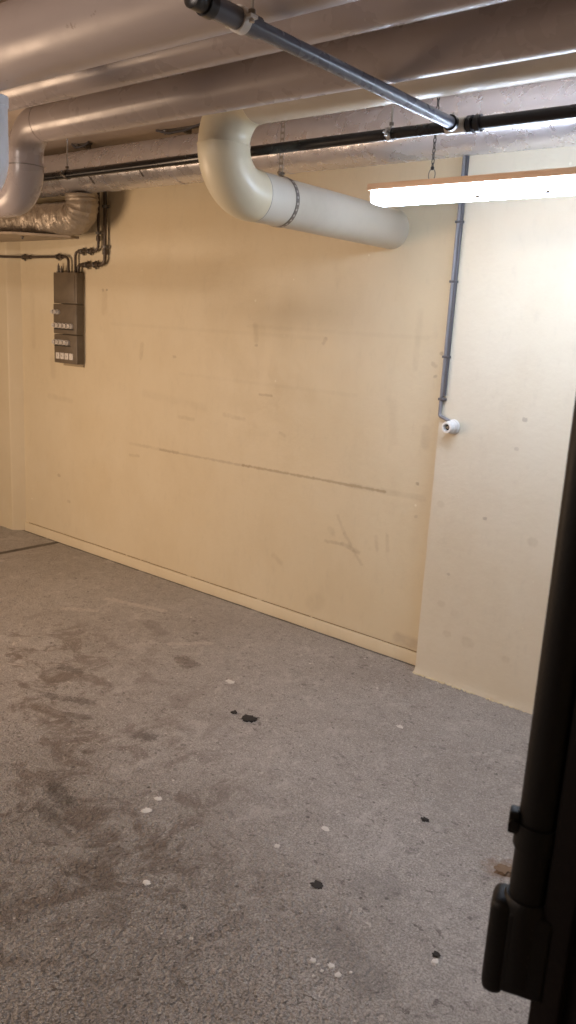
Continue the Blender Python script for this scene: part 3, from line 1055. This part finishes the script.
# ------------------------------------------------------------------ surface cables and socket on the pilaster edge
tK = empty('surface_cable', (-1.596, YP, 1.2), 'pair of grey cables clipped down the pilaster edge', 'cable')
xk, yk = -1.601, YP - .0085
link('cable', tube(B(), fillet([(xk - .007, yk, 2.44), (xk - .007, yk, 1.195), (xk - .007, yk, 1.175), (-1.560, yk, 1.158), (-1.553, yk, 1.152)], .012, 5), .0075, 14), M['cable'], tK)
link('cable', tube(B(), fillet([(xk + .007, yk, 2.44), (xk + .007, yk, 1.26)], .01, 5), .0068, 14), M['cable_dark'], tK)
for z in (1.42, 1.245, 1.72, 1.95):
    link('cable_clip', box(B(), (xk - .018, YP - .018, z - .005), (xk + .016, YP, z + .005), .002), M['cable_dark'], tK)

tS = empty('wall_socket', (-1.548, YP, 1.135), 'round white socket on the pilaster at the bottom of the cables', 'socket')
so = Vector((-1.542, YP, 1.136))
dS = Vector((-0.12, -1, -0.02)).normalized()
link('housing', lathe(B(), so + Vector((0, .001, 0)), dS, [(0, .031), (.010, .031), (.014, .027), (.034, .026), (.036, .0235), (.052, .0235), (.055, .022), (.055, .0155), (.034, .0145)], 32), M['lampholder'], tS)
link('opening', lathe(B(), so + dS * .035, dS, [(0, .014), (.002, .014)], 24), M['dark_hole'], tS)
link('contact', lathe(B(), so + dS * .037, dS, [(0, .006), (.010, .005)], 12), M['dull_steel'], tS)


# ------------------------------------------------------------------ steel gate edge close to the camera
def gate():
    ctr = Vector((-0.247, 0.770, 0))
    r = 0.0205
    view = Vector((ctr.x, ctr.y, 0)).normalized()
    side = Vector((view.y, -view.x, 0))          # to the right as seen from the camera
    t = empty('steel_gate', (ctr.x, ctr.y, 0), 'black steel gate edge with a locking tube close at the right', 'gate')
    zl = 0.925
    link('locking_tube', tube(B(), [(ctr.x, ctr.y, .84), (ctr.x, ctr.y, 2.2)], r, 40), M['gate_black'], t)
    # clamp with side lug
    zc = 0.985
    bm = lathe(B(), (ctr.x, ctr.y, zc - .015), (0, 0, 1), [(0, r), (0, r + .003), (.03, r + .003), (.03, r)], 40)
    lug = Vector((ctr.x, ctr.y, zc + .012)) - side * (r + .004) - view * .004
    obox(bm, lug, side * .0055, view * .008, (0, 0, .013), .0022)
    obox(bm, lug + side * .004 + Vector((0, 0, -.004)), side * .006, view * .010, (0, 0, .005), .002)
    link('clamp', bm, M['gate_black'], t)
    link('bolt', lathe(B(), lug - view * .012, view, [(0, .004), (0, .0055), (.003, .0055), (.003, .004), (.024, .004)], 10), M['gate_black'], t)
    # lock case: sleeve, rounded flange at the left, body
    bm = lathe(B(), (ctr.x, ctr.y, .808), (0, 0, 1), [(0, r + .002), (0, r + .006), (.095, r + .006), (.101, r + .002)], 40)
    link('sleeve', bm, M['gate_black'], t)
    bm = B()
    obox(bm, Vector((ctr.x, ctr.y,   .845)) - side * (r + .004) - view * .002, side * .0125, view * .022, (0, 0, .060), .0105)
    link('flange', bm, M['gate_black'], t)
    bm = B()
    obox(bm, Vector((ctr.x, ctr.y, .846)) + side * .006 + view * .000, side * .024, view * .024, (0, 0, .052), .006)
    for k in range(5):
        lathe(bm, Vector((ctr.x, ctr.y, .838 + k * .012)) - view * .0238 + side * .006, -view, [(0, .004), (.0012, .0035)], 10)
    link('lock_case', bm, M['gate_black'], t)
    # door leaf: a folded steel panel starting just right of the tube
    e = Vector((ctr.x, ctr.y, 0)) + side * (r + .0035) + view * .0
    run = (side * 0.93 - view * 0.36).normalized()
    nr = Vector((run.y, -run.x, 0))
    bm = B()
    Lp = 0.95
    c = e + run * Lp / 2
    obox(bm, (c.x, c.y, 1.105), run * Lp / 2, nr * .004, (0, 0, 1.10), .001)
    link('door_leaf', bm, M['gate_brown'], t)
    bm = B()
    c = e + run * .016
    obox(bm, (c.x, c.y, 1.105), run * .016, nr * .018, (0, 0, 1.105), .003)
    link('edge_frame', bm, M['gate_brown'], t)
    c = e + run * (Lp - .02)
    bm = B()
    obox(bm, (c.x, c.y, 1.105), run * .02, nr * .018, (0, 0, 1.105), .003)
    link('edge_frame', bm, M['gate_brown'], t)


gate()


# ------------------------------------------------------------------ bits lying on the floor
def bit(name, x, y, r, h, mat, label, cat, group=None, seed=0, stretch=1.0, rot=0.0):
    bm = B()
    bmesh.ops.create_icosphere(bm, subdivisions=3, radius=1.0)
    for v in bm.verts:
        k = 1 + 0.55 * noise.noise(v.co * 1.6 + Vector((seed * 7.3, 1.1, seed))) + 0.7 * noise.noise(v.co * 3.1 + Vector((seed, 4.1, 2.0)))
        p = v.co * k
        r_ = r * 0.85
        px, py = p.x * r_ * stretch, p.y * r_
        v.co = (px * math.cos(rot) - py * math.sin(rot), px * math.sin(rot) + py * math.cos(rot), max(-.3, min(.45, p.z)) * h)
    mz = min(v.co.z for v in bm.verts)
    for v in bm.verts:
        v.co.z -= mz
    o = link(name, bm, mat, None, 30)
    o.location = (x, y, 0)
    return tag(o, label, cat, group)


bit('dark_scrap', -1.082, 1.578, .017, .003, M['stone_dark'], 'flat dark scrap alone on the grey floor, right of the white chip', 'scrap', seed=1)
bit('dark_scrap', -1.852, 2.150, .026, .008, M['stone_dark'], 'ragged dark scrap on the floor beside a small round crumb', 'scrap', seed=2, stretch=1.3, rot=.5)
bit('crumb', -1.930, 2.148, .013, .007, M['stone_dark'], 'small round dark crumb left of the ragged dark scrap', 'crumb', seed=3)
bit('pebble', -1.012, 2.056, .011, .006, M['stone_dark'], 'small dark pebble below the pilaster corner', 'pebble', seed=4, stretch=1.3)
bit('pebble', -0.709, 1.579, .010, .006, M['stone_dark'], 'dark pebble touching a pale crumb near the gate lock', 'pebble', seed=5)
bit('pale_crumb', -0.700, 1.556, .010, .005, M['chip_white'], 'pale crumb touching the dark pebble near the gate lock', 'crumb', seed=6)
bit('paint_chip', -2.134, 2.341, .017, .005, M['chip_white'], 'white paint chip in the middle of the floor nearest the wall', 'paint chip', seed=7, stretch=1.4)
bit('paint_chip', -1.704, 1.548, .011, .004, M['chip_white'], 'upper of two white chips lying close together on the brown stain', 'paint chip', seed=8, stretch=1.3, rot=.4)
bit('paint_chip', -1.682, 1.482, .012, .004, M['chip_white'], 'lower of two white chips lying close together on the brown stain', 'paint chip', seed=9, stretch=1.5, rot=.9)
bit('paint_chip', -1.430, 1.262, .009, .004, M['chip_white'], 'small white chip below the pair on the brown stain', 'paint chip', seed=10, stretch=1.4)
bit('paint_chip', -1.215, 1.797, .010, .004, M['chip_white'], 'small white chip up and left of the lone flat dark scrap', 'paint chip', seed=11, stretch=1.4)
bit('paint_chip', -1.392, 2.526, .011, .004, M['chip_white'], 'white paint chip on the grey floor nearest the pilaster', 'paint chip', seed=12, stretch=1.4)
bit('paint_chip', -1.27, 1.63, .009, .004, M['chip_white'], 'tiny white chip left of the lone flat dark scrap', 'paint chip', seed=13)
k = 0
for dx, dy in ((0, 0), (.022, .012), (.034, -.004), (.052, .010), (.014, -.014), (.066, .022), (.040, .024)):
    bit('plaster_crumb', -0.925 + dx * 1.3 + .012 * math.sin(k * 5.1), 1.345 + dy * 1.5 + .010 * math.cos(k * 3.7), .0040 + .0045 * (k % 3 == 0), .004, M['chip_white'],
        'one of the white plaster crumbs scattered together low on the floor', 'crumb', 'white plaster crumbs in one scatter', seed=20 + k)
    k += 1
lf = bit('dry_leaf', -0.715, 2.00, .022, .012, M['leaf'], 'curled brown leaf scrap on the floor left of the gate clamp', 'leaf', seed=31, stretch=1.5, rot=.6)
